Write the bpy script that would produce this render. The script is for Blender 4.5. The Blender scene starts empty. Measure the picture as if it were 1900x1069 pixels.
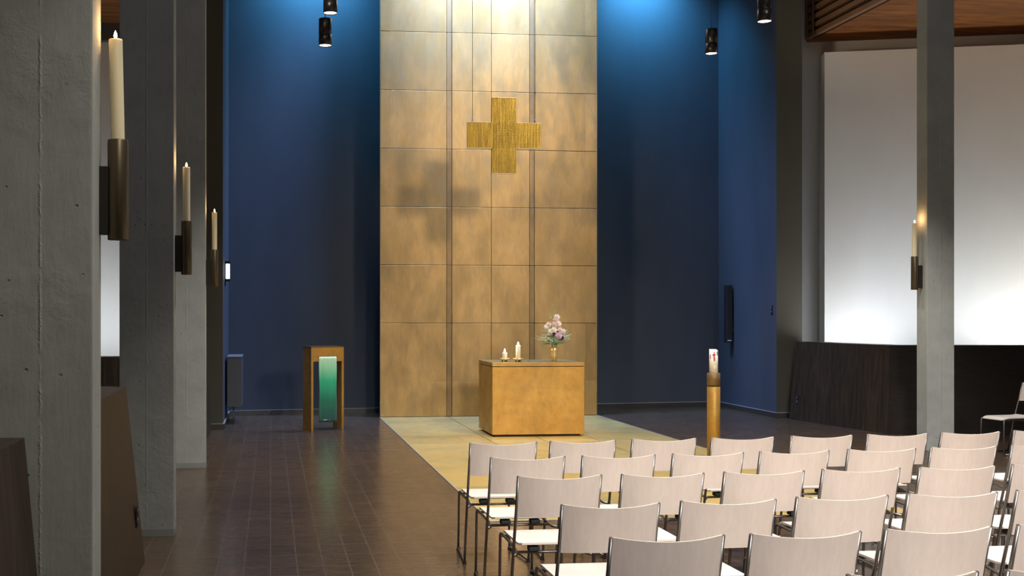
import bpy, bmesh, math, random
from mathutils import Vector, Matrix
random.seed(7)
PI = math.pi
C = bpy.context.scene.collection
scene = bpy.context.scene
scene.view_settings.view_transform = 'Standard'
scene.view_settings.look = 'None'
scene.view_settings.gamma = 1
scene.view_settings.use_curve_mapping = False
scene.view_settings.exposure = 0.0

# ------------------------------------------------------------------ camera
F, CX, HY, H = 2050.0, 713.0, 584.0, 1.70        # focal length in px, principal column, horizon row, eye height
TH = math.atan((CX - 502.0) / F)
cam_d = bpy.data.cameras.new('camera'); cam = bpy.data.objects.new('camera', cam_d); C.objects.link(cam)
cam.location = (0, 0, H); cam.rotation_euler = (PI/2, 0, -TH)
cam_d.sensor_width = 36; cam_d.lens = F/1900*36
cam_d.shift_x = (950 - CX)/1900; cam_d.shift_y = (HY - 534.5)/1900
cam_d.clip_start = .05; cam_d.clip_end = 200
scene.camera = cam

def w(cx, cz):                                    # camera-plan coordinates to room coordinates
    return (cx*math.cos(TH) + cz*math.sin(TH), -cx*math.sin(TH) + cz*math.cos(TH))
def at(px, py, z=0.0):                            # measured point on the level z
    Z = F*(H - z)/(py - HY); x, y = w((px - CX)/F*Z, Z)
    return Vector((x, y, z))
def atZ(px, Z, py=None):                          # measured point at the distance Z
    x, y = w((px - CX)/F*Z, Z)
    return Vector((x, y, 0 if py is None else H - (py - HY)*Z/F))

# ------------------------------------------------------------------ mesh helpers
def newbm(): return bmesh.new()
def box(bm, x0, x1, y0, y1, z0, z1, bev=0.0, seg=2, mi=0):
    r = bmesh.ops.create_cube(bm, size=1)
    vs = r['verts']
    for v in vs:
        v.co = Vector(((x0+x1)/2 + v.co.x*(x1-x0), (y0+y1)/2 + v.co.y*(y1-y0), (z0+z1)/2 + v.co.z*(z1-z0)))
    fs = set(f for v in vs for f in v.link_faces)
    for f in fs: f.material_index = mi
    if bev > 0:
        es = list(set(e for v in vs for e in v.link_edges))
        bmesh.ops.bevel(bm, geom=es, offset=bev, segments=seg, affect='EDGES', profile=.7)
def prism(bm, pts, z0, z1, top=None, bev=0.0):
    a = [bm.verts.new((p[0], p[1], z0)) for p in pts]
    t = top or pts
    b = [bm.verts.new((p[0], p[1], z1)) for p in t]
    n = len(a); fs = []
    fs.append(bm.faces.new(list(reversed(a)))); fs.append(bm.faces.new(b))
    for i in range(n):
        fs.append(bm.faces.new((a[i], a[(i+1) % n], b[(i+1) % n], b[i])))
    bmesh.ops.recalc_face_normals(bm, faces=fs)
    if bev > 0:
        es = list(set(e for f in fs for e in f.edges))
        bmesh.ops.bevel(bm, geom=es, offset=bev, segments=2, affect='EDGES', profile=.7)
def tube(bm, path, r, n=10, cap=True, flat=1.0):
    path = [Vector(p) for p in path]
    rings = []
    up0 = None
    for i, p in enumerate(path):
        d = (path[min(i+1, len(path)-1)] - path[max(i-1, 0)]).normalized()
        if up0 is None:
            up0 = Vector((1, 0, 0)) if abs(d.x) < .9 else Vector((0, 0, 1))
        u = (up0 - d*up0.dot(d)).normalized(); v = d.cross(u); up0 = u
        rr = r[i] if isinstance(r, (list, tuple)) else r
        rings.append([bm.verts.new(p + u*math.cos(2*PI*k/n)*rr*flat + v*math.sin(2*PI*k/n)*rr) for k in range(n)])
    for a, b in zip(rings, rings[1:]):
        for k in range(n):
            f = bm.faces.new((a[k], a[(k+1) % n], b[(k+1) % n], b[k])); f.smooth = True
    if cap:
        bm.faces.new(list(reversed(rings[0]))); bm.faces.new(rings[-1])
def lathe(bm, prof, cx=0, cy=0, cz=0, n=32, smooth=True, close=True):
    rings = []
    for r, z in prof:
        if r < 1e-6: rings.append([bm.verts.new((cx, cy, cz+z))])
        else: rings.append([bm.verts.new((cx + r*math.cos(2*PI*k/n), cy + r*math.sin(2*PI*k/n), cz+z)) for k in range(n)])
    for a, b in zip(rings, rings[1:]):
        for k in range(n):
            k2 = (k+1) % n
            if len(a) == 1 and len(b) == 1: continue
            if len(a) == 1: f = bm.faces.new((a[0], b[k2], b[k]))
            elif len(b) == 1: f = bm.faces.new((a[k], a[k2], b[0]))
            else: f = bm.faces.new((a[k], a[k2], b[k2], b[k]))
            f.smooth = smooth
    bmesh.ops.recalc_face_normals(bm, faces=bm.faces[:])
def obj(name, bm, mat, parent=None, loc=None, recalc=False):
    if recalc: bmesh.ops.recalc_face_normals(bm, faces=bm.faces[:])
    me = bpy.data.meshes.new(name); bm.to_mesh(me); bm.free()
    for m in (mat if isinstance(mat, (list, tuple)) else [mat]): me.materials.append(m)
    o = bpy.data.objects.new(name, me); C.objects.link(o)
    if parent is not None: o.parent = parent
    if loc is not None: o.location = loc
    return o
def thing(name, label, cat, loc=(0, 0, 0), rz=0.0, group=None):
    o = bpy.data.objects.new(name, None); C.objects.link(o)
    o.empty_display_size = .1
    o.location = loc; o.rotation_euler = (0, 0, rz); o['label'] = label; o['category'] = cat
    if group: o['group'] = group
    return o
def tag(o, label, cat, group=None):
    o['label'] = label; o['category'] = cat
    if group: o['group'] = group
    return o
def struct(name, bm, mat):
    o = obj(name, bm, mat, recalc=True); o['kind'] = 'structure'; return o
def dup(root, loc, rz, label, group=None):
    r = root.copy(); C.objects.link(r); r.location = loc; r.rotation_euler = (0, 0, rz); r['label'] = label
    if group: r['group'] = group
    for ch in list(root.children):
        c = ch.copy(); C.objects.link(c); c.parent = r
        for g in list(ch.children):
            d = g.copy(); C.objects.link(d); d.parent = c
    return r

# ------------------------------------------------------------------ materials
class NT:
    def __init__(s, name):
        s.m = bpy.data.materials.new(name); s.m.use_nodes = True
        s.t = s.m.node_tree; s.b = s.t.nodes['Principled BSDF']
        s.co = s.t.nodes.new('ShaderNodeTexCoord')
    def n(s, kind, **kw):
        nd = s.t.nodes.new('ShaderNode' + kind)
        for k, v in kw.items():
            if k.startswith('i_'):
                nd.inputs[k[2:].replace('_', ' ')].default_value = v
            else: setattr(nd, k, v)
        return nd
    def l(s, a, b): s.t.links.new(a, b)
    def map(s, scale=(1, 1, 1), src='Object', rot=(0, 0, 0), loc=(0, 0, 0)):
        mp = s.n('Mapping'); mp.inputs['Scale'].default_value = scale; mp.inputs['Rotation'].default_value = rot
        mp.inputs['Location'].default_value = loc
        s.l(s.co.outputs[src], mp.inputs[0]); return mp.outputs[0]
    def noise(s, vec, scale, detail=4, rough=.55, dist=0):
        nd = s.n('TexNoise'); nd.inputs['Scale'].default_value = scale; nd.inputs['Detail'].default_value = detail
        nd.inputs['Roughness'].default_value = rough; nd.inputs['Distortion'].default_value = dist
        s.l(vec, nd.inputs['Vector']); return nd.outputs['Fac']
    def ramp(s, fac, stops):
        r = s.n('ValToRGB'); e = r.color_ramp.elements
        while len(e) < len(stops): e.new(.5)
        for el, (p, c) in zip(e, stops):
            el.position = p; el.color = (c if len(c) == 4 else (*c, 1)) if isinstance(c, tuple) else (c, c, c, 1)
        s.l(fac, r.inputs[0]); return r.outputs[0]
    def mix(s, fac, a, b, mode='MIX'):
        m = s.n('Mix', data_type='RGBA', blend_type=mode)
        for sock, v in ((m.inputs[0], fac), (m.inputs[6], a), (m.inputs[7], b)):
            if hasattr(v, 'is_output'): s.l(v, sock)
            elif isinstance(v, tuple): sock.default_value = (*v, 1) if len(v) == 3 else v
            else: sock.default_value = v
        return m.outputs[2]
    def math(s, op, a, b=0.0):
        m = s.n('Math', operation=op)
        for i, v in enumerate((a, b)):
            if hasattr(v, 'is_output'): s.l(v, m.inputs[i])
            else: m.inputs[i].default_value = v
        return m.outputs[0]
    def bump(s, h, strength=.3, dist=.01, prev=None):
        b = s.n('Bump'); b.inputs['Strength'].default_value = strength; b.inputs['Distance'].default_value = dist
        s.l(h, b.inputs['Height'])
        if prev is not None: s.l(prev, b.inputs['Normal'])
        return b.outputs[0]
    def set(s, **kw):
        for k, v in kw.items():
            sock = s.b.inputs[k.replace('_', ' ')]
            if hasattr(v, 'is_output'): s.l(v, sock)
            elif isinstance(v, tuple) and len(v) == 3 and sock.type == 'RGBA': sock.default_value = (*v, 1)
            else: sock.default_value = v
        return s.m

def m_plain(name, col, rough=.5, metal=0.0, **kw):
    t = NT(name); return t.set(Base_Color=col, Roughness=rough, Metallic=metal, **kw)

def m_concrete(name, base, seed=0.0, board=True):
    t = NT(name); v = t.map(loc=(seed, seed*2, seed))
    n1 = t.noise(v, 3.0, 6, .6); n2 = t.noise(t.map((30, 30, 6), loc=(seed, 0, 0)), 1.0, 5, .65)
    c = t.ramp(n1, [(.3, tuple(b*.86 for b in base)), (.7, tuple(b*1.1 for b in base))])
    c = t.mix(t.ramp(n2, [(.35, .0), (.8, .25)]), c, tuple(b*.72 for b in base))
    vor = t.n('TexVoronoi'); vor.inputs['Scale'].default_value = 11; t.l(v, vor.inputs['Vector'])
    pit = t.ramp(vor.outputs['Distance'], [(.045, 0.0), (.075, 1.0)])
    pm = t.ramp(t.noise(v, 2.2, 2), [(.46, 1.0), (.52, 0.0)])
    pit2 = t.math('MAXIMUM', pit, pm)
    c = t.mix(t.math('SUBTRACT', 1.0, pit2), c, tuple(b*.5 for b in base))
    b = t.bump(n2, .3, .006)
    rm = t.math('MULTIPLY', t.noise(v, 9, 5, .7, .4), t.ramp(t.noise(v, 1.3, 3), [(.5, .12), (.68, 1.0)]))
    b = t.bump(rm, .7, .014, b)
    b = t.bump(pit2, .8, .012, b)
    # vertical formwork joint in the middle of the face, wobbling
    sep = t.n('SeparateXYZ'); t.l(t.map(), sep.inputs[0])
    wob = t.math('MULTIPLY', t.math('SUBTRACT', t.noise(t.map((4, 4, 14)), 2.0, 5, .7), .5), .022)
    d = t.math('ABSOLUTE', t.math('ADD', sep.outputs[0], wob))
    ln = t.ramp(d, [(.0, 1.0), (.006, 0.0)])
    msk = t.ramp(t.noise(t.map((1, 1, 1)), 5.0, 3), [(.42, 0.0), (.55, 1.0)])
    ln2 = t.math('MULTIPLY', ln, msk)
    c = t.mix(t.math('MULTIPLY', ln2, .5), c, tuple(min(1, k*1.5) for k in base))
    b = t.bump(ln2, .8, .006, b)
    return t.set(Base_Color=c, Roughness=.85, Normal=b)

def m_plaster(name, base, var=.12, rough=.8):
    t = NT(name); v = t.map()
    n1 = t.noise(t.map((1, 1, .35)), 1.2, 5, .6); n2 = t.noise(v, 40, 4, .6)
    c = t.ramp(n1, [(.3, tuple(b*(1-var) for b in base)), (.7, tuple(b*(1+var) for b in base))])
    return t.set(Base_Color=c, Roughness=rough, Normal=t.bump(n2, .15, .004))

def m_brass(name, a, b, cdark, seam=None, rough=.42, metal=.75, grain=(1, 1, 1), snap=(.9, .9, .966), sc=1.0, smear=.6, vs=1.0):
    t = NT(name); v = t.map((1, 1, vs))
    n1 = t.noise(v, 1.6*sc, 6, .62, .4); n2 = t.noise(v, 5.0*sc, 5, .6, .2)
    fine = t.noise(t.map(grain), 40*sc, 3, .6)
    c = t.ramp(n1, [(.32, a), (.62, b)])
    c = t.mix(t.ramp(n2, [(.45, 0.0), (.8, smear)]), c, cdark)
    n3 = t.noise(t.map((1.3, 1.3, .5), loc=(4, 1, 2)), 1.1*sc, 4, .6, .5)
    c = t.mix(t.ramp(n3, [(.50, 0.0), (.64, smear*.7)]), c, cdark)
    sn = t.n('VectorMath', operation='SNAP'); sn.inputs[1].default_value = snap; t.l(t.map(loc=(.13, .2, .375)), sn.inputs[0])
    wn = t.n('TexWhiteNoise', noise_dimensions='3D'); t.l(sn.outputs[0], wn.inputs['Vector'])
    c = t.mix(1.0, c, t.ramp(wn.outputs['Value'], [(0, .74), (1, 1.0)]), 'MULTIPLY')
    c = t.mix(t.ramp(fine, [(.3, .0), (.75, .22)]), c, tuple(k*.6 for k in cdark))
    r = t.ramp(n2, [(.3, rough-.06), (.75, rough+.14)])
    return t.set(Base_Color=c, Metallic=metal, Roughness=r, Normal=t.bump(fine, .05, .002))

def m_wood(name, a, b, scale=(40, 40, 2), rough=.45, bump=.08, coat=0.0):
    t = NT(name)
    n1 = t.noise(t.map(scale), 1.0, 6, .65, .3); n2 = t.noise(t.map(tuple(s*.12 for s in scale)), 1.0, 3)
    c = t.mix(t.ramp(n1, [(.3, 0.0), (.7, 1.0)]), a, b)
    c = t.mix(t.ramp(n2, [(.3, 0.0), (.75, .4)]), c, tuple(k*.7 for k in a))
    return t.set(Base_Color=c, Roughness=rough, Normal=t.bump(n1, bump, .003), Coat_Weight=coat)

def m_floor():
    t = NT('dark_block_floor')
    br = t.n('TexBrick', offset=0.0, squash=1.0)
    t.l(t.map(), br.inputs['Vector'])
    br.inputs['Scale'].default_value = 1.0; br.inputs['Brick Width'].default_value = .178; br.inputs['Row Height'].default_value = .356
    br.inputs['Mortar Size'].default_value = .004; br.inputs['Mortar Smooth'].default_value = .3
    br.inputs['Color1'].default_value = (.038, .026, .019, 1); br.inputs['Color2'].default_value = (.062, .040, .027, 1)
    br.inputs['Mortar'].default_value = (.13, .115, .10, 1)
    st = t.noise(t.map((3, 60, 1)), 1.0, 5, .7)
    big = t.noise(t.map(), .9, 4, .6)
    c = t.mix(t.ramp(st, [(.38, 0.0), (.68, .8)]), br.outputs['Color'], (.12, .072, .040))
    c = t.mix(t.ramp(big, [(.35, .0), (.7, .3)]), c, (.10, .058, .030))
    r = t.ramp(st, [(.3, .16), (.75, .34)])
    b = t.bump(br.outputs['Fac'], .2, .002); b = t.bump(st, .12, .003, b)
    return t.set(Base_Color=c, Roughness=r, Normal=b)

def m_emit(name, col, s):
    t = NT(name); return t.set(Base_Color=col, Emission_Color=col, Emission_Strength=s)

CON = [m_concrete('grey_concrete_%s' % k, (.37, .38, .35), seed=i*3.7) for i, k in enumerate(('a', 'b', 'c', 'd'))]
M_BLUE = m_plaster('blue_plaster', (.054, .062, .080))
M_OLIVE = m_plaster('olive_grey_plaster', (.075, .070, .052))
M_WHITE = m_plaster('white_plaster', (.80, .80, .79), .03)
M_SKIRT = m_plaster('dark_skirting', (.05, .042, .035), .2, .4)
M_SKIRT_EDGE = m_plain('pale_skirting_edge', (.35, .33, .3), .4)
M_FLOOR = m_floor()
M_BR_WALL = m_brass('patinated_brass_wall', (.68, .40, .13), (.48, .28, .08), (.30, .215, .09), rough=.42, metal=.4, grain=(1, 1, .12), smear=.55, vs=.45)
M_BR_STRIP = m_brass('patinated_brass_strip', (.40, .25, .10), (.32, .20, .08), (.24, .16, .07), rough=.5, metal=.55, grain=(1, 1, .12))
M_BR_FLOOR = m_brass('patinated_brass_floor', (.68, .47, .16), (.58, .40, .13), (.34, .32, .15), rough=.36, metal=.3, grain=(.2, 2, 1), snap=(.91, .91, 10))
M_BR_ALTAR = m_brass('golden_brass', (.74, .42, .09), (.60, .31, .055), (.36, .21, .06), rough=.42, metal=.45, snap=(50, 50, 50), sc=1.6)
M_BR_TOP = m_brass('greenish_brass_top', (.30, .32, .18), (.36, .34, .18), (.20, .22, .15), rough=.3, metal=.6, snap=(50, 50, 50))
M_BRONZE = m_plain('dark_bronze', (.13, .10, .06), .38, .7)
M_BRONZE_D = m_plain('black_bronze', (.03, .026, .02), .45, .5)
M_GROOVE = m_plain('dark_joint', (.03, .024, .014), .8)
M_WOOD = m_wood('dark_veneer', (.010, .007, .005), (.078, .046, .022), (28, 28, .9), .5)
M_WOODX = m_wood('dark_veneer_across', (.022, .017, .014), (.045, .032, .024), (1.5, 45, 45), .5)
M_CEIL = m_wood('orange_brown_reed_ceiling', (.36, .125, .022), (.055, .018, .006), (1.2, 11, 1), .7, .8)
M_SLAT = m_wood('brown_slats', (.30, .16, .085), (.17, .09, .05), (30, 2, 30), .75)
M_BLACK = m_plain('black_metal', (.012, .012, .014), .35, .3)
M_BLACKP = m_plain('black_plastic', (.015, .015, .017), .5)
M_CHROME = m_plain('steel_tube', (.26, .24, .22), .38, 1.0)
M_PLY = m_wood('bleached_beech_ply', (.72, .60, .51), (.66, .535, .45), (50, 50, 3), .42, .02)
M_SEAT = m_wood('bleached_beech_seat', (.80, .76, .70), (.76, .71, .64), (50, 3, 50), .4, .02)
M_EDGE = m_plain('pale_ply_edge', (.80, .70, .58), .5)
M_RUBBER = m_plain('black_rubber', (.02, .02, .02), .7)
M_GREY = m_plain('grey_enamel', (.09, .09, .10), .5)
M_LENS = m_emit('lamp_lens', (1, .97, .92), 9)
M_FLAME = m_emit('candle_flame', (1, .72, .35), 40)
M_TUBE = m_emit('white_tube', (.75, .9, 1), 6)
M_WICK = m_plain('black_wick', (.01, .01, .01), .9)
M_WHITEP = m_plain('white_plastic', (.8, .8, .78), .4)

def m_wax(name, col, sss=.25):
    t = NT(name)
    return t.set(Base_Color=col, Roughness=.45, Subsurface_Weight=sss, Subsurface_Radius=(.03, .015, .006), Subsurface_Scale=.6)
M_WAX = m_wax('cream_wax', (.86, .74, .48))
M_WAXW = m_wax('white_wax', (.92, .86, .74), .35)

# ------------------------------------------------------------------ setting
X0, X1 = -.70, 8.28                              # inner faces of the blue chancel
bm = newbm(); box(bm, -9, 20, -6, 21, -.2, 0); struct('floor', bm, M_FLOOR)

BL = at(424, 772); BR = at(1331, 754)
sl = (BR.y - BL.y)/(BR.x - BL.x)
yb = lambda x: BL.y + (x - BL.x)*sl               # line of the blue back wall
EL = at(413.5, 797.5); ER = at(1443, 776)         # free ends of the chancel side walls
XL, XR = EL.x, (ER.x + BR.x)/2
TOPZ = 9.0
bm = newbm(); prism(bm, [(XL-.45, yb(XL-.45)), (XR+.47, yb(XR+.47)), (XR+.47, yb(XR+.47)+.3), (XL-.45, yb(XL-.45)+.3)], 0, TOPZ)
struct('wall_back', bm, M_BLUE)
def endwall(name, xa, xb, y0, blue_side):
    bm = newbm()
    prism(bm, [(xa, y0), (xb, y0), (xb, yb(xb)-.002), (xa, yb(xa)-.002)], 0, TOPZ)
    bm.normal_update(); bmesh.ops.recalc_face_normals(bm, faces=bm.faces[:])
    for f in bm.faces:
        f.material_index = 0 if f.normal.x*blue_side > .9 else 1
    struct(name, bm, [M_BLUE, M_OLIVE])
endwall('wall_left', XL-.44, XL, EL.y, 1)
endwall('wall_right', XR, XR+.44, ER.y, -1)
def skirt(name, a, b, nrm, h=.085, d=.018):
    a = Vector(a[:2]); b = Vector(b[:2]); n = Vector(nrm).normalized()
    bm = newbm()
    prism(bm, [a, b, b+n*d, a+n*d], 0, h)
    k = len(bm.faces); prism(bm, [a, b, b+n*(d+.002), a+n*(d+.002)], h, h+.008)
    bm.faces.ensure_lookup_table()
    for f in bm.faces[k:]: f.material_index = 1
    struct(name, bm, [M_SKIRT, M_SKIRT_EDGE])
skirt('baseboard_back', (XL+.02, yb(XL)-.003), (XR-.02, yb(XR)-.003), (sl, -1))
skirt('baseboard_left', (XL+.003, EL.y), (XL+.003, yb(XL)-.03), (1, 0))
skirt('baseboard_right', (XR-.003, ER.y), (XR-.003, yb(XR)-.03), (-1, 0))
skirt('baseboard_left_end', (XL-.44, EL.y-.003), (XL+.02, EL.y-.003), (0, -1))
skirt('baseboard_right_end', (XR-.02, ER.y-.003), (XR+.44, ER.y-.003), (0, -1))

# aisle back walls, white
WR = [(XR+.47, 18.35), (15.5, 16.5)]
bm = newbm(); prism(bm, [WR[0], WR[1], (15.5, 16.8), (XR+.47, 18.65)], 0, 7.2); struct('wall_right_aisle', bm, M_WHITE)
pa = atZ(1530, 18.4); pb = atZ(1900, 17.85); dirp = (pb-pa).normalized(); nrm = Vector((dirp.y, -dirp.x, 0))
pe = pa + dirp*6.0
bm = newbm(); prism(bm, [pa.xy, pe.xy, (pe-nrm*.42).xy, (pa-nrm*.42).xy], 0, 6.07); struct('wall_right_screen', bm, M_WHITE)
bm = newbm(); box(bm, -8, XL-.46, 18.3, 18.6, 0, 6.25); struct('wall_left_aisle', bm, M_WHITE)
bm = newbm(); box(bm, -8, XL-.46, 18.15, 18.3, 6.12, 6.40); struct('trim_1', bm, M_GREY)
bm = newbm(); box(bm, -8.3, -8, -6, 18.6, 0, 7.2); struct('wall_left_outer', bm, M_WHITE)
bm = newbm(); box(bm, 15.5, 15.8, -6, 17.0, 0, 7.2); struct('wall_right_outer', bm, M_WHITE)
bm = newbm(); box(bm, -9, 20, -6.3, -6, 0, 12); struct('wall_front', bm, m_plaster('warm_grey_plaster', (.4, .38, .35)))

# ceilings: low reed ceilings over the aisles, dark high ceiling over the nave
AX = 9.2                                         # edge of the right aisle ceiling
bm = newbm(); box(bm, AX, 20, -6, 19, 6.40, 6.55); struct('ceiling_right_aisle', bm, M_CEIL)
bm = newbm(); box(bm, -9, -1.25, -6, 19, 6.40, 6.55); struct('ceiling_left_aisle', bm, M_CEIL)
bm = newbm(); box(bm, -9, 20, -6, 15.5, 11.8, 12.0); struct('ceiling', bm, m_plaster('dark_ceiling', (.08, .07, .06)))

# stacked slats on the edge of the right aisle ceiling
r_ = thing('slatted_ceiling_edge', 'stack of long dark brown wooden slats along the edge of the right reed ceiling', 'slats', (AX, 12, 6.40))
for k in range(13):
    bm = newbm(); z = .0 + k*.142
    box(bm, -.10-.0*k, -.015, -8, 6.0, z+.005, z+.085, .01)
    obj('slat', bm, M_SLAT, r_)
bm = newbm(); box(bm, -.012, .012, -8, 6.0, 0, 2.0); obj('backing_board', bm, m_plain('black_backing', (.01, .008, .006), .8), r_)
bm = newbm(); box(bm, -.112, -.02, 6.01, 6.06, 0, 2.0, .005); box(bm, -.125, -.105, 5.75, 5.80, 0, 2.0, .003); obj('upright', bm, M_SLAT, r_)

# ------------------------------------------------------------------ pillars
def pillar(px, Z, width, depth, label, mat, side=1, wd=11.8):
    p = atZ(px, Z)
    x = p.x - side*width/2
    bm = newbm(); box(bm, -width/2, width/2, 0, depth, 0, wd, .008, 2)
    o = obj('concrete_pillar', bm, mat, loc=(x, p.y, 0)); tag(o, label, 'pillar')
    return o, p
p1, c1 = pillar(172, 4.42, .41, .22, 'large grey concrete pillar at the left edge carrying the biggest wall candle', CON[0])
p2, c2 = pillar(322.5, 8.48, .41, .22, 'dark shaded concrete pillar, second from the left edge, carrying the middle wall candle', CON[1])
p3, c3 = pillar(381, 12.27, .41, .22, 'pale pitted concrete pillar behind the dark pillar, third from the left edge', CON[2])
p4, c4 = pillar(1720, 13.75, .36, .22, 'lone concrete pillar on the right with a candle on its left side', CON[3], side=-1)
for p, wdt in ((p2, .41), (p3, .41)):
    bm = newbm(); box(bm, -wdt/2-.002, wdt/2+.002, -.002, .222, 0, .055); obj('base_band', bm, m_plain('grey_band', (.24, .25, .22), .7), p)

# ------------------------------------------------------------------ parapets
def parapet(name, label, outer, inner, h, mat, ins):
    """outer/inner: plan polylines; the outer face leans in by ins at the top"""
    pts = outer + inner[::-1]
    top = ins + inner[::-1]
    bm = newbm(); prism(bm, pts, 0, h, top=top, bev=.004)
    o = obj(name, bm, mat, recalc=True); tag(o, label, 'parapet'); return o
hp = 1.215
parapet('wood_parapet', 'brown wooden parapet cut by the left edge, in front of the largest pillar',
        [(-.86, -.5), (-.86, 4.50)], [(-1.3, -.5), (-1.3, 4.50)], hp, M_WOOD, [(-.965, -.5), (-.965, 4.48)])
pp2 = parapet('wood_parapet', 'brown slanted wooden parapet with a socket, between the large and the dark pillar',
        [(-.86, 4.76), (-.86, 7.73)], [(-1.3, 4.76), (-1.3, 7.73)], hp, M_WOOD, [(-.965, 4.76), (-.965, 7.56)])
yl = EL.y - .03
parapet('wood_parapet', 'dark wooden parapet behind the left pillars, below the white wall',
        [(-6, 12.9), (-.86, 12.9), (-.86, yl)], [(-6, 13.2), (-1.3, 13.2), (-1.3, yl)], hp, M_WOOD,
        [(-6, 12.96), (-.97, 12.96), (-.97, yl)])
a_ = at(1464, 777.6); b_ = at(1648, 806); c_ = at(1900, 806); d_ = b_ + (c_-b_)*2.4
at_ = Vector((a_.x+.12, a_.y, 0)); bt_ = Vector((b_.x+.06, b_.y+.08, 0)); dt_ = Vector((d_.x, d_.y+.08, 0))
def side_bm(): return None
bm = newbm()
prism(bm, [a_.xy, b_.xy, (b_.x+.35, b_.y+.35), (a_.x+.4, a_.y)], 0, 1.263, top=[at_.xy, bt_.xy, (b_.x+.35, b_.y+.35), (a_.x+.4, a_.y)])
rp = thing('wood_parapet', 'wide black-brown wooden parapet under the white wall at the right', 'parapet', (0, 0, 0))
obj('side_panel', bm, M_WOOD, rp, recalc=True)
bm = newbm()
prism(bm, [b_.xy, d_.xy, (d_.x, d_.y+.35), (b_.x+.352, b_.y+.352)], 0, 1.262, top=[bt_.xy, dt_.xy, (d_.x, d_.y+.35), (b_.x+.352, b_.y+.352)])
obj('front_panel', bm, M_WOODX, rp, recalc=True)

def socket(name, p, n, label, two=True):
    """small socket plate on a wall point p with outward normal n"""
    ang = math.atan2(n[1], n[0]) + PI/2
    t = thing(name, label, 'switch' if 'switch' in name else 'socket', p, ang)
    bm = newbm(); box(bm, -.03, .03, -.012, 0, -.07, .07, .004); obj('plate', bm, M_BLACKP, t)
    bm = newbm()
    for z in (-.033, .033): lathe(bm, [(0, 0), (.02, 0), (.02, .004), (.014, .004), (.014, .001)], 0, 0, z, 16)
    bmesh.ops.rotate(bm, verts=bm.verts, cent=(0, 0, 0), matrix=Matrix.Identity(3))
    bm.free()
    for z in (-.033, .033):
        bm = newbm(); lathe(bm, [(0, 0), (.022, 0), (.022, .006), (.015, .006), (.013, .002), (0, .002)], 0, 0, 0, 16)
        bmesh.ops.rotate(bm, verts=bm.verts, cent=(0, 0, 0), matrix=Matrix.Rotation(PI/2, 3, 'X'))
        bmesh.ops.translate(bm, verts=bm.verts, vec=(0, -.012, z)); obj('outlet', bm, M_GREY, t)
    return t
zz = .33
fx = a_.x + .12*zz/1.263 + (b_.x-a_.x)*.08
socket('wall_socket', (fx-.004, a_.y + (b_.y-a_.y)*.08, zz), (-1, -.04), 'small dark double socket low on the left end of the right parapet')
socket('wall_socket', (-.86-.105*.36/hp+.003, 7.45, .36), (1, 0), 'small black socket low on the brown parapet between the left pillars')
socket('light_switch', (XR-.002, ER.y+.16, 1.78), (-1, 0), 'small dark switch high on the blue side wall at the right')

# ------------------------------------------------------------------ retable (tall brass wall)
RL = at(706, 775); RRx = 5.47
RY = RL.y
zs = [0, 1.557, 2.523, 3.489, 4.452, 5.42, 6.39, 7.356, 8.32]
rt = thing('brass_panel_wall', 'towering wall of patinated brass plates standing before the dark blue back wall', 'panel', (0, RY, 0))
def plates(name, x0, x1, mat, y=0.0):
    bm = newbm()
    for a, b in zip(zs, zs[1:]):
        box(bm, x0+.003, x1-.003, y, y+.03, a+(.004 if a else .012), b-.004, .0025, 1)
    return obj(name, bm, mat, rt)
xs = [RL.x, 2.912, 3.0, 3.665, 4.315, 4.40, RRx]
plates('plate_column', xs[0], xs[1], M_BR_WALL); plates('joint_strip', xs[1], xs[2], M_BR_STRIP, .008)
plates('plate_column', xs[2], xs[3], M_BR_WALL); plates('plate_column', xs[3], xs[4], M_BR_WALL)
plates('joint_strip', xs[4], xs[5], M_BR_STRIP, .008); plates('plate_column', xs[5], xs[6], M_BR_WALL)
bm = newbm(); box(bm, xs[0]+.002, xs[6]-.002, .034, .10, 0, 8.32); obj('backing', bm, M_GROOVE, rt)
bm = newbm(); box(bm, xs[0]-.004, xs[0]+.001, -.001, .10, .01, 8.32); box(bm, xs[6]-.001, xs[6]+.004, -.001, .10, .01, 8.32)
obj('edge_profile', bm, m_plain('bright_brass_edge', (.6, .45, .22), .35, .7), rt)

# brass floor field
fy0 = at(912, 968).y
bfx = thing('brass_floor_field', 'long yellow brass plate floor strip running from the brass wall under the altar', 'floor strip', (0, 0, 0))
bm = newbm(); n = 10
ys = [fy0 + (RY-.004-fy0)*k/n for k in range(n+1)]
for a, b in zip(ys, ys[1:]):
    for x0, x1 in ((RL.x, 2.93), (2.936, 3.66), (3.666, 4.39), (4.396, RRx)):
        box(bm, x0+.002, x1-.002, a+.002, b-.002, .001, .006)
obj('floor_plates', bm, M_BR_FLOOR, bfx)
bm = newbm(); box(bm, RL.x-.018, RL.x-.001, fy0, RY, .001, .008); box(bm, RRx+.001, RRx+.018, fy0, RY, .001, .008); box(bm, RL.x-.018, RRx+.018, fy0-.018, fy0-.001, .001, .008)
obj('border', bm, m_plain('pale_brass_border', (.5, .48, .40), .35, .4), bfx)

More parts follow.
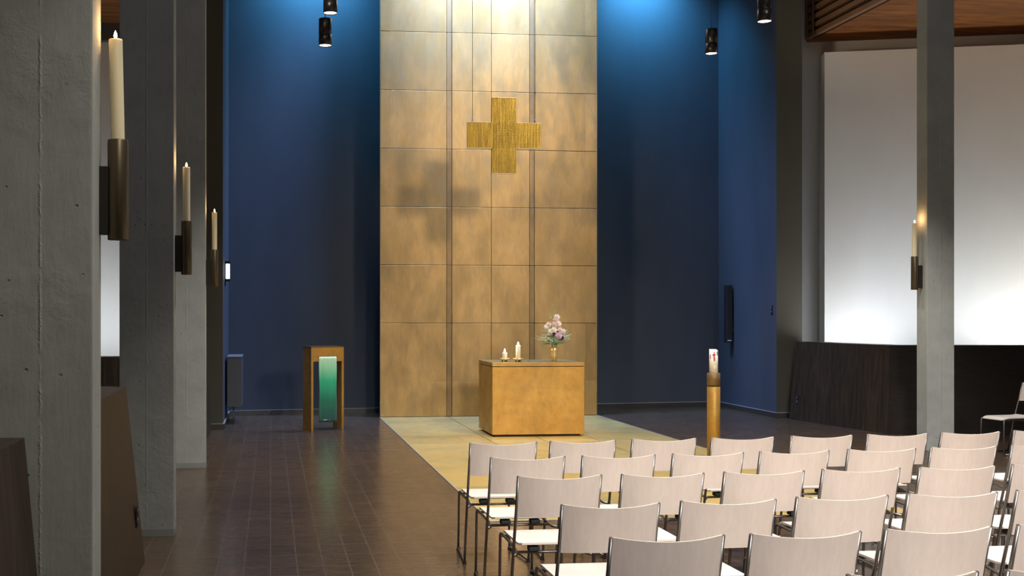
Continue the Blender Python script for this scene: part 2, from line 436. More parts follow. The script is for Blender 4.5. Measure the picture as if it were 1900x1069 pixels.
# ------------------------------------------------------------------ altar
A = at(913.5, 812)
AW, AD, AH = 1.305, 1.0, 1.035
al = thing('altar', 'golden brass block altar with a greenish top', 'altar', (A.x, A.y, .006))
bm = newbm(); box(bm, .05, AW-.05, .05, AD-.05, 0, .03); obj('plinth', bm, M_GROOVE, al)
bm = newbm(); box(bm, 0, AW, 0, AD, .03, AH-.068, .006); obj('body', bm, M_BR_ALTAR, al)
bm = newbm(); box(bm, .012, AW-.012, .012, AD-.012, AH-.068, AH-.058); obj('shadow_joint', bm, M_GROOVE, al)
bm = newbm(); box(bm, 0, AW, 0, AD, AH-.058, AH-.006, .004)
for f in bm.faces:
    f.material_index = 1 if f.normal.z > .9 else 0
bm.normal_update()
for f in bm.faces: f.material_index = 1 if f.normal.z > .9 else 0
obj('top_slab', bm, [M_BR_ALTAR, M_BR_TOP], al)
AT = AH

# ------------------------------------------------------------------ candles
def flame_bm(h=.03, r=.008):
    bm = newbm(); lathe(bm, [(0, 0), (r*.7, h*.12), (r, h*.3), (r*.8, h*.55), (r*.35, h*.82), (0, h)], n=12); return bm
def add_light(name, kind, loc, energy, col=(1, 1, 1), size=.1, rot=None, target=None, spot=None, blend=.5, sy=None, spread=180):
    d = bpy.data.lights.new(name, kind); d.energy = energy; d.color = col
    if kind == 'AREA':
        d.size = size; d.spread = math.radians(spread)
        if sy: d.shape = 'RECTANGLE'; d.size_y = sy
    else: d.shadow_soft_size = size
    if kind == 'SPOT': d.spot_size = math.radians(spot); d.spot_blend = blend
    o = bpy.data.objects.new(name, d); C.objects.link(o); o.location = loc
    if target is not None:
        o.rotation_euler = (Vector(target)-Vector(loc)).to_track_quat('-Z', 'Y').to_euler()
    elif rot is not None: o.rotation_euler = rot
    return o
def sconce(px, Z, side, label_h, label_c, tilt=0.0, facex=None):
    """bronze tube on a bracket on the pillar's face; the candle in it is a thing of its own"""
    p = atZ(px, Z)
    t = thing('candle_sconce', label_h, 'candle holder', (p.x, p.y, 2.012))
    bm = newbm(); lathe(bm, [(0, 0), (.040, 0), (.0425, .003), (.0425, .415), (.041, .418), (.036, .418), (.036, .38), (0, .38)], n=40)
    obj('tube', bm, M_BRONZE, t)
    gap = abs(facex - p.x)
    bm = newbm(); box(bm, min(-side*.036, -side*gap), max(-side*.036, -side*gap), -.03, .03, .022, .305, .003)
    obj('bracket', bm, M_BRONZE_D, t)
    c = thing('candle', label_c, 'candle', (p.x, p.y, 2.396))
    c.rotation_euler = (0, tilt, 0)
    h = .455
    bm = newbm(); lathe(bm, [(0, 0), (.028, 0), (.0285, .01), (.0285, h-.008), (.027, h-.001), (.024, h), (.018, h-.006), (0, h-.008)], n=32)
    obj('wax', bm, M_WAX, c)
    bm = newbm(); tube(bm, [(0, 0, h-.01), (.001, 0, h+.012)], .0015, 6); obj('wick', bm, M_WICK, c)
    obj('flame', flame_bm(.034, .0075), M_FLAME, c, loc=(0, 0, h+.004))
    add_light('candle_light', 'POINT', (p.x - 0*side, p.y, 2.396+h+.05), 1.3, (1, .55, .22), .012)
sconce(219, 4.62, 1, 'large dark bronze candle sconce on the leftmost pillar', 'tall burning candle on the leftmost pillar, the largest of the wall candles', -.022, c1.x)
sconce(346, 8.62, 1, 'dark bronze candle sconce on the second pillar from the left', 'burning wall candle on the dark second pillar from the left', 0, c2.x)
sconce(398, 12.42, 1, 'small bronze candle sconce on the third pillar from the left', 'burning wall candle on the third pillar from the left, next to the blue wall', 0, c3.x)
sconce(1697, 13.86, -1, 'bronze candle sconce on the left side of the right pillar', 'burning wall candle on the lone right pillar before the white wall', 0, c4.x)

def dish_candle(px, py, dia, h, lab_d, lab_c):
    p = at(px, py, AT)
    t = thing('candle_dish', lab_d, 'candle holder', (p.x, p.y, AT))
    bm = newbm(); lathe(bm, [(0, .020), (.045, .020), (.070, .028), (.077, .052), (.072, .052), (.064, .034), (0, .032)], n=36); obj('bowl', bm, m_gold, t)
    for k in range(3):
        bm = newbm(); a = 2*PI*k/3+.5; lathe(bm, [(0, 0), (.009, 0), (.009, .023), (0, .023)], .035*math.cos(a), .035*math.sin(a), 0, 12); obj('foot', bm, M_BRONZE_D, t)
    c = thing('candle', lab_c, 'candle', (p.x, p.y, AT+.0325))
    bm = newbm(); r = dia/2; lathe(bm, [(0, 0), (r, 0), (r, h-.006), (r-.004, h), (r*.6, h-.006), (0, h-.01)], n=32); obj('wax', bm, M_WAXW, c)
    bm = newbm(); tube(bm, [(0, 0, h-.012), (.001, 0, h+.012)], .0016, 6); obj('wick', bm, M_WICK, c)
    obj('flame', flame_bm(.05, .012), M_FLAME, c, loc=(0, 0, h+.002))
    add_light('candle_light', 'POINT', (p.x, p.y, AT+.0325+h+.06), 3.0, (1, .6, .28), .015)
m_gold = m_plain('polished_gold_brass', (.82, .58, .24), .32, .5)
dish_candle(936.5, 671.5, .07, .10, 'small footed brass dish at the left on the altar', 'short white pillar candle, the lower of the two burning on the altar')
dish_candle(961.5, 671.5, .068, .20, 'footed brass dish beside the middle of the altar top, holding the taller candle', 'taller white pillar candle burning on the altar')

# ------------------------------------------------------------------ vase and flowers
p = at(1028, 670.5, AT)
vz = thing('flower_vase', 'small golden brass vase at the right on the altar', 'vase', (p.x, p.y, AT))
bm = newbm(); lathe(bm, [(0, 0), (.034, 0), (.034, .036), (.050, .046), (.056, .09), (.050, .15), (.068, .192), (.063, .192), (.045, .15), (.045, .06), (0, .05)], n=36); obj('body', bm, m_gold, vz)
fl = thing('flower_bouquet', 'pointed bouquet of pale pink blossoms and greenery in the brass vase', 'flowers', (p.x, p.y, AT+.15))
M_PINK = [m_plain('pale_pink_petal', (.90, .70, .65), .6), m_plain('cream_pink_petal', (.94, .85, .78), .6), m_plain('lilac_petal', (.72, .50, .64), .6)]
M_LEAF = m_plain('green_leaf', (.08, .30, .13), .5); M_LEAF2 = m_plain('silver_green_leaf', (.66, .80, .60), .55); M_SPRIG = m_plain('yellow_green_sprig', (.50, .55, .22), .55)
M_PLUM = m_plain('dark_plum_petal', (.16, .03, .06), .55)
def leaf(bm, base, d, L, wd, up=.3):
    d = Vector(d).normalized(); s = d.cross(Vector((0, 0, 1)));
    s = s.normalized() if s.length > .1 else Vector((1, 0, 0)); nn = s.cross(d)
    rows = []
    for k in range(5):
        t = k/4; ww = wd*math.sin(PI*min(1, t*.95+.04))**.8
        c = Vector(base) + d*L*t + nn*(-up*L*t*t*.4)
        rows.append((bm.verts.new(c - s*ww), bm.verts.new(c - nn*ww*.35), bm.verts.new(c + s*ww)))
    for a, b in zip(rows, rows[1:]):
        bm.faces.new((a[0], a[1], b[1], b[0])); bm.faces.new((a[1], a[2], b[2], b[1]))
def blossom(c, r, mat, face=(0, -1, .3)):
    bm = newbm(); q = Vector(face).normalized().to_track_quat('Z', 'Y')
    for ring, (n, ang, sc) in enumerate(((6, .25, 1.0), (5, .7, .8), (4, 1.1, .55))):
        for k in range(n):
            a = 2*PI*k/n + ring*.5
            vs = []
            for i in range(5):
                t = i/4; rr = sc*r*t; hh = r*.5*ring*.35 + math.sin(ang)*rr*.9
                ww = .55*r*sc*math.sin(PI*min(1, .25+.72*t))
                cen = Vector((math.cos(a)*rr*math.cos(ang*.8), math.sin(a)*rr*math.cos(ang*.8), hh))
                tn = Vector((-math.sin(a), math.cos(a), 0))
                vs.append((bm.verts.new(cen-tn*ww), bm.verts.new(cen+Vector((0, 0, -.06*r))), bm.verts.new(cen+tn*ww)))
            for u, v in zip(vs, vs[1:]):
                for f in (bm.faces.new((u[0], u[1], v[1], v[0])), bm.faces.new((u[1], u[2], v[2], v[1]))): f.smooth = True
    for v in bm.verts: v.co = q @ v.co
    obj('blossom', bm, mat, fl, loc=c)
for (x, z, y, r, mi) in ((.03, .43, -.02, .040, 1), (.01, .395, -.03, .036, 0), (.035, .345, -.05, .045, 1), (-.005, .335, -.05, .042, 0), (-.07, .335, -.03, .040, 0), (-.10, .305, -.03, .032, 1),
                         (-.02, .265, -.08, .042, 1), (.055, .265, -.07, .040, 0), (.10, .25, -.04, .034, 1), (-.06, .25, -.07, .035, 1), (.03, .195, -.11, .048, 2), (.03, .24, -.02, .03, 0)):
    blossom((x, y, z), r, M_PINK[mi], (x*3, -1, .4))
blossom((-.02, -.09, .215), .028, M_PLUM); blossom((.075, -.08, .165), .030, M_PLUM, (.4, -1, 0)); blossom((.03, -.07, .225), .026, M_PLUM)
bm = newbm()
for k in range(90):
    a = random.uniform(0, 2*PI); z = random.uniform(.07, .36); rad = .05*(1-z/.5)
    leaf(bm, (math.cos(a)*rad, math.sin(a)*rad, z), (math.cos(a), math.sin(a)*.9, random.uniform(-.15, .5)), random.uniform(.05, .13)*(1.25-z*2), random.uniform(.010, .018))
obj('leaves', bm, M_LEAF, fl)
bm = newbm()
for k in range(56):
    a = random.uniform(0, 2*PI); z = random.uniform(.10, .27); L = random.uniform(.12, .235)*(1.15-z)
    d = Vector((math.cos(a), math.sin(a)*.7, random.uniform(-.05, .35)))
    tube(bm, [(0, 0, z), Vector((0, 0, z)) + d*L*.8], .0018, 5)
    for j in range(4):
        b = Vector((0, 0, z)) + d*L*(.45+.15*j); leaf(bm, b, d + Vector((random.uniform(-.7, .7), random.uniform(-.7, .7), random.uniform(-.3, .5))), .035, .009)
obj('silver_sprigs', bm, M_LEAF2, fl)
bm = newbm()
for sx, top in ((-.01, .60), (.015, .56), (-.045, .52), (-.06, .47)):
    tube(bm, [(0, 0, .1), (sx*.6, 0, .3), (sx, 0, top)], .002, 5)
    for j in range(12):
        z = top - j*.016; leaf(bm, (sx*(.6+.4*(z/top)), 0, z), (random.choice((-1, 1))*.8, random.uniform(-1, .4), .6), .030, .009)
obj('top_sprigs', bm, M_SPRIG, fl)
bm = newbm()
for k in range(14):
    a = 2*PI*k/14; tube(bm, [(.018*math.cos(a), .018*math.sin(a), -.08), (.03*math.cos(a), .03*math.sin(a), .12)], .0025, 6)
obj('stems', bm, M_LEAF, fl)

# ------------------------------------------------------------------ hanging cross
cz = 16.6
cp = atZ(935, cz, 252); s1 = 1.125/2; s2 = .375/2
cr = thing('hanging_cross', 'golden ribbed equal-armed cross hanging on thin wires before the brass wall', 'cross', (cp.x, cp.y, cp.z))
def m_cross():
    t = NT('gold_ribbed_mesh')
    sep = t.n('SeparateXYZ'); t.l(t.map(), sep.inputs[0])
    sx = t.math('SINE', t.math('MULTIPLY', sep.outputs[0], 300.0)); sz = t.math('SINE', t.math('MULTIPLY', sep.outputs[2], 240.0))
    sw = t.noise(t.map((60, 60, 3)), 1.0, 3)
    c = t.mix(t.ramp(sw, [(.35, 0.0), (.65, 1.0)]), (.62, .42, .08), (.36, .24, .045))
    return t.set(Base_Color=c, Metallic=.6, Roughness=.4, Normal=t.bump(t.math('MULTIPLY', sz, .5), .3, .002))
MC = m_cross()
bm = newbm()
def ribs(x0, x1, z0, z1):
    n = int(round((x1-x0)/.0235))
    for k in range(n):
        a = x0 + (x1-x0)*k/n; b = x0 + (x1-x0)*(k+1)/n
        box(bm, a+.0022, b-.0022, -.03, .03, z0, z1, .0035, 1)
ribs(-s1, -s2, -s2, s2); ribs(-s2, s2, -s1, s1); ribs(s2, s1, -s2, s2)
box(bm, -s1+.01, s1-.01, -.022, .022, -s2+.004, s2-.004); box(bm, -s2+.01, s2-.01, -.022, .022, -s1+.004, s1-.004)
obj('ribbed_body', bm, MC, cr)
bm = newbm()
bm.free(); medge = m_plain('bright_gold_edge', (.9, .75, .45), .3, .5)
for (x0, x1, z) in ((-s1, -s2, -s2), (s2, s1, -s2), (-s2, s2, -s1), (-s1, -s2, s2+.006), (s2, s1, s2+.006), (-s2, s2, s1+.006)):
    bm = newbm(); box(bm, x0, x1, -.033, .033, z-.006, z); obj('edge_strip', bm, medge, cr)
for sx in (-.48, .48):
    bm = newbm(); tube(bm, [(sx, 0, s2-.0), (sx, 0, 9.0-cp.z)], .0035, 6); obj('wire', bm, M_BLACK, cr)
    bm = newbm(); tube(bm, [(sx, 0, s2), (sx, 0, s2+.07)], .008, 8); obj('turnbuckle', bm, M_CHROME, cr)

# ------------------------------------------------------------------ ambo (lectern)
fl_ = at(577.5, 800.7); fr_ = at(638, 797.6)
ang = math.atan2(fr_.y-fl_.y, fr_.x-fl_.x); LW = (fr_-fl_).xy.length; LD = .32
LH = 1.235
am = thing('lectern', 'narrow open brass lectern with a green hanging cloth', 'lectern', (fl_.x, fl_.y, 0), ang)
bm = newbm(); box(bm, 0, .034, 0, LD, 0, LH-.22, .002); obj('side_panel', bm, M_BR_ALTAR, am)
bm = newbm(); box(bm, LW-.034, LW, 0, LD, 0, LH-.22, .002); obj('side_panel', bm, M_BR_ALTAR, am)
bm = newbm(); box(bm, 0, LW, 0, LD, LH-.22, LH-.012, .003); obj('head_block', bm, M_BR_ALTAR, am)
bm = newbm(); box(bm, -.003, LW+.003, -.003, LD+.003, LH-.012, LH, .002); obj('top_plate', bm, m_plain('dark_brown_brass', (.14, .09, .035), .4, .6), am)
bm = newbm(); box(bm, .034, LW-.034, .02, LD-.02, 0, .012); obj('foot_plate', bm, M_CHROME, am)
bm = newbm(); box(bm, .095, LW-.11, -.006, .002, LH-.153, LH-.146); obj('cloth_rail', bm, M_GROOVE, am)
M_GREEN = None
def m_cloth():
    t = NT('green_toplit_cloth')
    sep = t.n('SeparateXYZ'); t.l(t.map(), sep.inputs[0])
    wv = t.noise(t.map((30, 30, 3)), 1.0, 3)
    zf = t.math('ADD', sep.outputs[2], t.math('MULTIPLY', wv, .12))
    c = t.ramp(t.math('DIVIDE', zf, 1.2), [(.14, (.006, .05, .05)), (.42, (.0, .17, .10)), (.66, (.005, .48, .24)), (.84, (.34, .76, .48)), (.95, (.62, .86, .60))])  # light from above put into the green: pale top, dark bottom
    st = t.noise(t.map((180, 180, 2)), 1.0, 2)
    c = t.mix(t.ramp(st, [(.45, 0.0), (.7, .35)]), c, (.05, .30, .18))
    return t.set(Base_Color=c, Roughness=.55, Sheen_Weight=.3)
fl.scale = (1.2, 1.1, 1.12)
bm = newbm(); x0, x1 = .118, LW-.125; nx, nz = 40, 30; grid = []
for j in range(nz+1):
    z = (LH-.15) - j/nz*.96
    row = []
    for i in range(nx+1):
        u = i/nx
        yy = -.012 - .010*math.sin(u*PI*5.0) * (.5+.5*j/nz) - (.012 if .28 < u < .66 else 0)
        row.append(bm.verts.new((x0+(x1-x0)*u + .006*math.sin(j*.3)*(u-.5), yy - .02*math.sin(j/nz*PI)*.3, z)))
    grid.append(row)
for j in range(nz):
    for i in range(nx):
        f = bm.faces.new((grid[j][i], grid[j+1][i], grid[j+1][i+1], grid[j][i+1])); f.smooth = True
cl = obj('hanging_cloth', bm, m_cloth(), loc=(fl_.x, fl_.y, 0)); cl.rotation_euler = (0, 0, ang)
sm = cl.modifiers.new('thickness', 'SOLIDIFY'); sm.thickness = .003
tag(cl, 'green cloth with top light painted in, hanging down the front of the lectern', 'cloth')
bm = newbm()
xx = x0+.06
for k in range(7):
    wd_ = (.010, .007, .012, .006, .011, .009, .008)[k]; box(bm, xx, xx+wd_, -.031, -.0285, .155, .172 if k % 2 else .168); xx += wd_+.006
obj('stitched_mark', bm, m_plain('pale_stitching', (.6, .8, .72), .7), cl)

# ------------------------------------------------------------------ paschal candle stand
Zp = 13.15
pp = atZ(1324, Zp)
zt = H - (692-HY)*Zp/F
st = thing('paschal_candle_stand', 'tall round brass pillar stand with a dark ring, behind the first chair row', 'candle stand', (pp.x, pp.y, 0))
R = .0755
bm = newbm(); lathe(bm, [(0, 0), (R, 0), (R, zt-.165), (R-.003, zt-.162), (0, zt-.162)], n=48); obj('shaft', bm, M_BR_ALTAR, st)
bm = newbm(); lathe(bm, [(0, zt-.162), (R-.006, zt-.162), (R-.006, zt-.148), (0, zt-.148)], n=48); obj('groove_ring', bm, M_GROOVE, st)
bm = newbm(); lathe(bm, [(0, zt-.148), (R, zt-.148), (R, zt-.002), (R-.003, zt), (R-.02, zt), (R-.02, zt-.02), (0, zt-.02)], n=48); obj('collar', bm, M_BR_STRIP, st)
pc = thing('paschal_candle', 'thick white candle with a red cross and slanted top, on the tall brass stand', 'candle', (pp.x, pp.y, zt-.02))
r = .051; hc = .30
bm = newbm(); n = 40; cb = []; ct = []
for k in range(n):
    a = 2*PI*k/n; cb.append(bm.verts.new((r*math.cos(a), r*math.sin(a), 0)))
    xq = math.cos(a); ct.append(bm.verts.new((r*.98*math.cos(a), r*.98*math.sin(a), hc - (.020*max(0, xq)**2) + .004*math.sin(3*a))))
for k in range(n):
    f = bm.faces.new((cb[k], cb[(k+1) % n], ct[(k+1) % n], ct[k])); f.smooth = True
bm.faces.new(list(reversed(cb))); bm.faces.new(ct); obj('wax', bm, M_WAXW, pc)
def patch(bm, a0, a1, z0, z1, rr=r+.0012):
    k = max(2, int(abs(a1-a0)/.1)); 
    for i in range(k):
        u = a0+(a1-a0)*i/k; v = a0+(a1-a0)*(i+1)/k
        q = [bm.verts.new((rr*math.cos(t), rr*math.sin(t), z)) for t, z in ((u, z0), (v, z0), (v, z1), (u, z1))]
        bm.faces.new(q)
m_red = m_plain('red_wax', (.55, .02, .03), .5)
bm = newbm(); F0 = -PI/2 - .25
patch(bm, F0-.1, F0+.12, .16, .275); patch(bm, F0-.38, F0+.3, .225, .245); patch(bm, F0-.3, F0-.22, .19, .22); patch(bm, F0+.16, F0+.24, .17, .21)
patch(bm, F0-1.05, F0-.8, .19, .24); obj('red_cross', bm, m_red, pc)
bm = newbm(); patch(bm, F0+.62, F0+1.0, .235, .27); patch(bm, F0+.70, F0+.92, .225, .28); obj('dark_emblem', bm, m_plain('dark_blue_wax', (.03, .04, .08), .5), pc)
bm = newbm(); patch(bm, F0-.15, F0+.45, .075, .12); obj('yellow_emblem', bm, m_plain('pale_yellow_wax', (.85, .75, .35), .5), pc)
bm = newbm(); tube(bm, [(0, 0, hc-.02), (.001, 0, hc+.012)], .0018, 6); obj('wick', bm, M_WICK, pc)

# ------------------------------------------------------------------ pendant lamps
def pendant_at(px, Z, ybot, first, label):
    p = atZ(px, Z, ybot)
    if first is None:
        t = thing('pendant_lamp', label, 'lamp', (p.x, p.y, p.z), 0, 'cylindrical pendant lamps')
        R2 = .090; h = .375
        bm = newbm(); lathe(bm, [(R2-.006, .012), (R2-.004, 0), (R2, 0), (R2, .155), (R2-.004, .158), (R2-.004, .166), (R2, .169), (R2, h-.004), (R2-.004, h), (0, h)], n=40); obj('housing', bm, M_BLACK, t)
        bm = newbm(); lathe(bm, [(0, .012), (R2-.006, .012)], n=40); obj('lens', bm, M_LENS, t)
        bm = newbm(); tube(bm, [(0, 0, h), (0, 0, 11.8-p.z)], .004, 6); obj('cable', bm, M_BLACK, t)
    else: t = dup(first, (p.x, p.y, p.z), 0, label)
    return t, p
pl, q1 = pendant_at(603.5, 15.4, 85, None, 'black cylinder pendant at the left, the one seen whole and hanging lower')
_, q2 = pendant_at(613, 14.2, 25, pl, 'black cylinder pendant at the left, cut by the top edge just above another lamp')
_, q3 = pendant_at(1320, 16.8, 100, pl, 'black cylinder pendant at the right, the one seen whole with its thin cable')
_, q4 = pendant_at(1418.5, 14.2, 40.5, pl, 'black cylinder pendant at the right, cut by the top edge beside the blue side wall')

# ------------------------------------------------------------------ small fittings
sp = thing('column_loudspeaker', 'slim black column loudspeaker on the right blue wall near the corner', 'loudspeaker', (XR-.002, atZ(1337, 20.1).y-.25, 1.20))
bm = newbm(); box(bm, -.14, -.03, -.06, .06, 0, 1.03, .01); obj('cabinet', bm, M_BLACKP, sp)
bm = newbm(); box(bm, -.03, 0, -.03, .03, .2, .26); obj('wall_bracket', bm, M_BLACKP, sp)
bm = newbm(); box(bm, -.03, 0, -.03, .03, .8, .86); obj('wall_bracket', bm, M_BLACKP, sp)
bm = newbm(); box(bm, -.12, -.05, -.0625, -.0595, .03, .045); obj('name_plate', bm, M_WHITEP, sp)

rd = thing('radiator', 'grey flat radiator on the blue side wall at the left, next to the corner', 'radiator', (XL+.012, EL.y+.75, .27))
bm = newbm(); box(bm, .02, .245, 0, .9, 0, .77, .008); obj('casing', bm, M_GREY, rd)
bm = newbm(); box(bm, .015, .25, -.008, .908, .77, .785, .003); obj('cover', bm, m_plain('pale_grey_enamel', (.2, .2, .21), .4), rd)
bm = newbm(); box(bm, 0, .02, .1, .16, .1, .7); obj('wall_bracket', bm, M_BLACK, rd)
bm = newbm(); box(bm, 0, .02, .74, .8, .1, .7); obj('wall_bracket', bm, M_BLACK, rd)
bm = newbm(); tube(bm, [(.12, .05, 0), (.12, .05, -.265)], .01, 8); obj('pipe', bm, M_CHROME, rd)

wl = thing('wall_lamp', 'small bright white lamp on the left blue wall beside the third wall candle', 'lamp', (XL, EL.y+.65, 2.22))
bm = newbm(); box(bm, .02, .075, -.03, .03, .03, .26, .008); obj('glass_tube', bm, M_TUBE, wl)
bm = newbm(); box(bm, 0, .08, -.032, .032, .26, .30, .004); box(bm, 0, .08, -.032, .032, -.01, .03, .004); box(bm, 0, .018, -.03, .03, -.08, .30, .002); obj('bracket', bm, M_BLACK, wl)

# ------------------------------------------------------------------ chairs
CH, CW = .85, .445
def make_chair(label):
    t = thing('stacking_chair', label, 'chair', (0, 0, 0), 0, 'pale plywood chairs with steel frames')
    hw = CW/2
    # origin on the floor below the middle of the top of the back; the chair looks to +y
    def post(z):                                   # y of the leaning post at height z
        return .0 if z >= CH else .215*(1-z/CH)**1.0 if z > .42 else .109 + (.42-z)/.42*.106
    for s in (-1, 1):
        bm = newbm()
        tube(bm, [(s*hw, .215, .012), (s*hw, .165, .25), (s*hw, .118, .43), (s*hw, .05, .66), (s*hw, .0, CH)], .0085, 10); obj('rear_leg', bm, M_CHROME, t)
        bm = newbm()
        tube(bm, [(s*(hw-.035), .645, .012), (s*(hw-.038), .643, .25), (s*(hw-.040), .640, .412), (s*(hw-.041), .632, .424), (s*(hw-.042), .61, .430), (s*(hw-.042), .30, .418), (s*(hw-.03), .17, .402), (s*(hw-.004), .135, .40)], .008, 10); obj('front_leg', bm, M_CHROME, t)
        bm = newbm(); tube(bm, [(s*hw, .21, .014), (s*(hw-.035), .65, .014)], .008, 8); r_o = obj('floor_runner', bm, M_CHROME, t)
        for y in (.222, .635):
            bm = newbm(); lathe(bm, [(0, 0), (.014, 0), (.016, .006), (.012, .026), (0, .026)], s*(hw-(.035 if y > .5 else 0)), y, 0, 12); obj('glide', bm, M_RUBBER, r_o)
    bm = newbm(); tube(bm, [(-hw+.036, .57, .422), (hw-.036, .57, .422)], .008, 8); obj('cross_bar', bm, M_CHROME, t)
    bm = newbm(); tube(bm, [(-hw+.03, .21, .405), (hw-.03, .21, .405)], .008, 8); obj('cross_bar', bm, M_CHROME, t)
    for u in (-hw+.13, hw-.13):
        bm = newbm(); box(bm, u-.03, u+.03, .17, .23, .415, .440, .008); obj('link_bracket', bm, M_RUBBER, t)
    # backrest: curved ply between the posts
    bm = newbm(); nx, nz = 20, 8; z0, z1 = .625, CH+.002; th = .012
    def bp(u, v, off):
        x = (u-.5)*2*(hw-.004); s = 1-(2*u-1)**2
        z = z0 + (z1-z0)*v - .014*s*v + .006*s*(1-v)
        y = .05*(1-v)*1.02 - .048*s
        return Vector((x, y+off, z))
    fr = [[bm.verts.new(bp(i/nx, j/nz, -th/2)) for i in range(nx+1)] for j in range(nz+1)]
    bk = [[bm.verts.new(bp(i/nx, j/nz, th/2)) for i in range(nx+1)] for j in range(nz+1)]
    for j in range(nz):
        for i in range(nx):
            f = bm.faces.new((fr[j][i], fr[j][i+1], fr[j+1][i+1], fr[j+1][i])); f.smooth = True
            f = bm.faces.new((bk[j][i], bk[j+1][i], bk[j+1][i+1], bk[j][i+1])); f.smooth = True
    for i in range(nx):
        for (a, b) in ((fr[nz], bk[nz]), (fr[0], bk[0])):
            f = bm.faces.new((a[i], a[i+1], b[i+1], b[i])); f.material_index = 1
    for j in range(nz):
        for k in (0, nx):
            f = bm.faces.new((fr[j][k], fr[j+1][k], bk[j+1][k], bk[j][k])); f.material_index = 1
    bmesh.ops.recalc_face_normals(bm, faces=bm.faces[:])
    for e in bm.edges: e.smooth = not (len(set(f.material_index for f in e.link_faces)) > 1)
    obj('backrest', bm, [M_PLY, M_EDGE], t)
    # seat: shallow dished ply with rounded front
    bm = newbm(); nx, ny = 18, 16; sw = hw-.046; ya, yb_ = .155, .645; th = .011
    def spt(u, v, off):
        rx = 1.0
        if v > .85: rx = 1 - .12*((v-.85)/.15)**2
        if v < .1: rx = 1 - .06*((.1-v)/.1)**2
        x = (u-.5)*2*sw*rx; s = 1-(2*u-1)**2
        z = .452 - .014*s*math.sin(PI*min(1, v*1.1)) + .004 - (.022*((v-.8)/.2)**2 if v > .8 else 0) + (.010*((.15-v)/.15)**2 if v < .15 else 0)
        return Vector((x, ya + (yb_-ya)*v, z+off))
    a = [[bm.verts.new(spt(i/nx, j/ny, 0)) for i in range(nx+1)] for j in range(ny+1)]
    b = [[bm.verts.new(spt(i/nx, j/ny, -th)) for i in range(nx+1)] for j in range(ny+1)]
    for j in range(ny):
        for i in range(nx):
            f = bm.faces.new((a[j][i], a[j][i+1], a[j+1][i+1], a[j+1][i])); f.smooth = True
            f = bm.faces.new((b[j][i], b[j+1][i], b[j+1][i+1], b[j][i+1])); f.smooth = True
    for i in range(nx):
        for j in (0, ny):
            f = bm.faces.new((a[j][i], a[j][i+1], b[j][i+1], b[j][i])); f.material_index = 1
    for j in range(ny):
        for i in (0, nx):
            f = bm.faces.new((a[j][i], a[j+1][i], b[j+1][i], b[j][i])); f.material_index = 1
    bmesh.ops.recalc_face_normals(bm, faces=bm.faces[:])
    for e in bm.edges: e.smooth = not (len(set(f.material_index for f in e.link_faces)) > 1)
    obj('seat', bm, [M_SEAT, M_EDGE], t)
    return t

rows = [
 [(873, 822), (1022, 818.5), (1174, 815), (1321, 812.5), (1469, 809), (1610.5, 806), (1747.5, 802.5), (1883, 799)],
 [(911.5, 849), (1081.5, 846), (1249, 842), (1411, 838), (1574.5, 834), (1728, 830), (1878, 826)],
 [(962, 884), (1155, 880.5), (1345, 876), (1527, 871), (1707, 867), (1879, 862)],
 [(1043.5, 937), (1265, 930), (1479, 922.5), (1686, 916.5), (1888, 910)],
 [(1134, 998), (1394, 991), (1644, 982), (1889, 974)],
 [(1575, 1067), (1869, 1058)],
]
RN = ['row nearest the altar', 'second row from the altar', 'third row from the altar', 'fourth row from the altar', 'fifth row from the altar', 'row cut by the bottom edge']
ON = ['leftmost', 'second from left', 'third from left', 'fourth from left', 'fifth from left', 'sixth from left', 'seventh from left', 'rightmost']
yaw = math.radians(.6)
proto = None
for ri, row in enumerate(rows):
    for ci, (px, py) in enumerate(row):
        L = at(px, py, CH)
        c = Vector((L.x + math.cos(yaw)*CW/2, L.y + math.sin(yaw)*CW/2, 0))
        nm = 'rightmost' if ci == len(row)-1 else ON[ci]
        if ri == 5: nm = ('left', 'right')[ci]
        lab = 'pale plywood chair, %s in the %s' % (nm, RN[ri])
        yy = yaw + random.uniform(-.012, .012)
        if proto is None:
            proto = make_chair(lab); proto.location = c; proto.rotation_euler = (0, 0, yy)
        else: dup(proto, c, yy, lab)
# one chair standing sideways by the right wall
q = at(1873, 774, .452)
sc = dup(proto, (q.x+.43, q.y+.1, 0), math.radians(97), 'pale chair standing sideways at the right edge, before the dark parapet')

# ------------------------------------------------------------------ lights
W = bpy.data.worlds.new('world'); scene.world = W; W.use_nodes = True
W.node_tree.nodes['Background'].inputs[0].default_value = (.5, .55, .65, 1)
W.node_tree.nodes['Background'].inputs[1].default_value = .12
WARM = (1, .84, .62); NEUT = (1, .95, .88)
# the pendants (visible ones and those of the same rows out of frame)
for q in (q1, q2, q3, q4):
    add_light('pendant_or_fill_beam', 'SPOT', (q.x, q.y, q.z-.02), 250, NEUT, .06, target=(q.x, q.y, 0), spot=75, blend=.6)
for x in (.9, 3.65, 6.5):
    for y in (4.0, 6.4, 9.0, 11.5):
        add_light('pendant_or_fill_beam', 'SPOT', (x, y, 5.6), 560 if x > 1 else 330, NEUT, .06, target=(x+.2, y+.2, 0), spot=78, blend=.6)
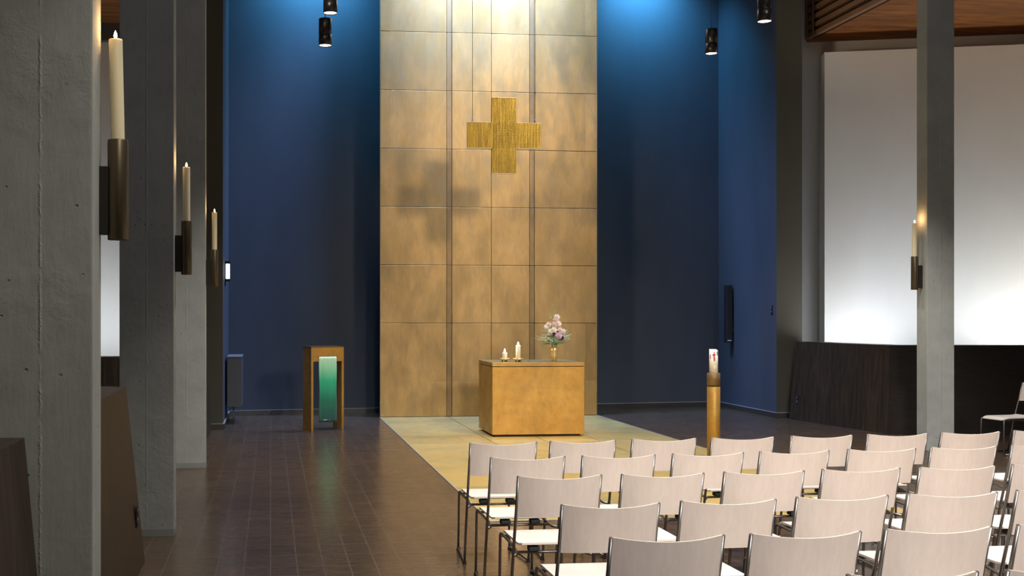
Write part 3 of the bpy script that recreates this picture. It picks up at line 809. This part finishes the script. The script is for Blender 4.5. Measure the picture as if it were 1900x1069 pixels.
# nave spotlights on the brass wall and altar, plus spots added for lectern and pillars
add_light('spot_altar', 'SPOT', (5.9, 9.5, 7.5), 1250, WARM, .1, target=(3.7, 15.6, .6), spot=20, blend=.8)
add_light('lectern_fill_spot', 'SPOT', (3.4, 10.5, 7.0), 800, WARM, .1, target=(fl_.x+.2, fl_.y, .9), spot=9, blend=.8)
add_light('spot_retable', 'SPOT', (-.55, 10.6, 7.2), 1150, WARM, .3, target=(3.9, RY, 3.9), spot=34, blend=1)
add_light('spot_retable', 'SPOT', (7.6, 6.0, 9.0), 2500, WARM, .5, target=(3.65, RY, 3.7), spot=23, blend=1)
add_light('spot_pillar', 'SPOT', (1.4, 7.2, 5.6), 620, NEUT, .15, target=(-.9, 12.4, .4), spot=36, blend=1)
add_light('spot_pillar', 'SPOT', (5.6, 8.2, 5.6), 640, NEUT, .15, target=(8.3, 13.0, .4), spot=34, blend=1)
add_light('spot_pillar', 'SPOT', (1.2, 1.2, 5.4), 260, (1, .93, .78), .1, target=(-1.0, 4.4, .8), spot=60, blend=1)
# blue light falling from the roof slot above the chancel
for x in (.8, 6.75):
    add_light('blue_slot', 'AREA', (x, yb(x)-.55, 8.0), 100, (.10, .52, 1), 1.2, target=(x, yb(x)+.05, 6.3), sy=.3, spread=130)
add_light('sky_slot', 'AREA', (3.65, RY-.7, 8.7), 660, (.33, .50, 1), 2.3, target=(3.65, RY-.05, 6.9), sy=.4, spread=105)
# low wall washers behind the parapets
add_light('wall_washer', 'AREA', (11.35, 16.05, 1.1), 44, (.93, .97, 1), 4.0, target=(11.2, 16.7, 3.0), sy=.15)
add_light('wall_washer', 'AREA', (9.35, 16.5, 1.0), 20, (.93, .97, 1), .9, target=(9.1, 18.3, 4.0), sy=.3)  # extra unseen lamp added to brighten the white strip beside the screen
add_light('wall_washer', 'AREA', (13.0, 15.2, 1.0), 60, (1, .97, .85), 1.6, target=(13.2, 16.0, 3.0), sy=.15)
add_light('wall_washer', 'AREA', (-3.0, 17.1, 1.0), 36, (.93, .97, 1), 3.0, target=(-3.0, 18.0, 3.0), sy=.15)
# warm lamps under the aisle ceilings
add_light('aisle_lamp', 'AREA', (12.0, 14.0, 4.6), 9, (1, .72, .42), 1.0, target=(12.0, 14.5, 6.4))
add_light('aisle_lamp', 'AREA', (-4.5, 14.0, 4.6), 12, (1, .72, .42), 1.0, target=(-4.0, 15, 6.4))
add_light('pendant_or_fill_beam', 'SPOT', (3.4, 13.4, 6.4), 650, WARM, .1, target=(3.6, 13.4, 0), spot=52, blend=.9)  # fill beam added to brighten the brass floor, no pendant hangs here
add_light('slat_fill', 'SPOT', (5.0, 14.6, 5.0), 170, (1, .75, .5), .2, target=(9.1, 16.8, 7.0), spot=44, blend=1)  # unseen fill spot added to lighten the ceiling slats
# lamps behind the photographer, aimed at the seating, and an added dim ambient light
add_light('rear_spot', 'SPOT', (6.2, -3.0, 5.6), 2300, (1, .95, .9), .7, target=(5.0, 6.5, .8), spot=46, blend=.7)
add_light('rear_spot', 'SPOT', (2.2, -4.0, 5.2), 2600, (.95, .96, 1), .7, target=(3.6, 6.2, .8), spot=38, blend=.7)
add_light('general_light', 'AREA', (3.8, 4.0, 11.4), 220, (.76, .86, 1), 9.0, rot=(0, 0, 0))
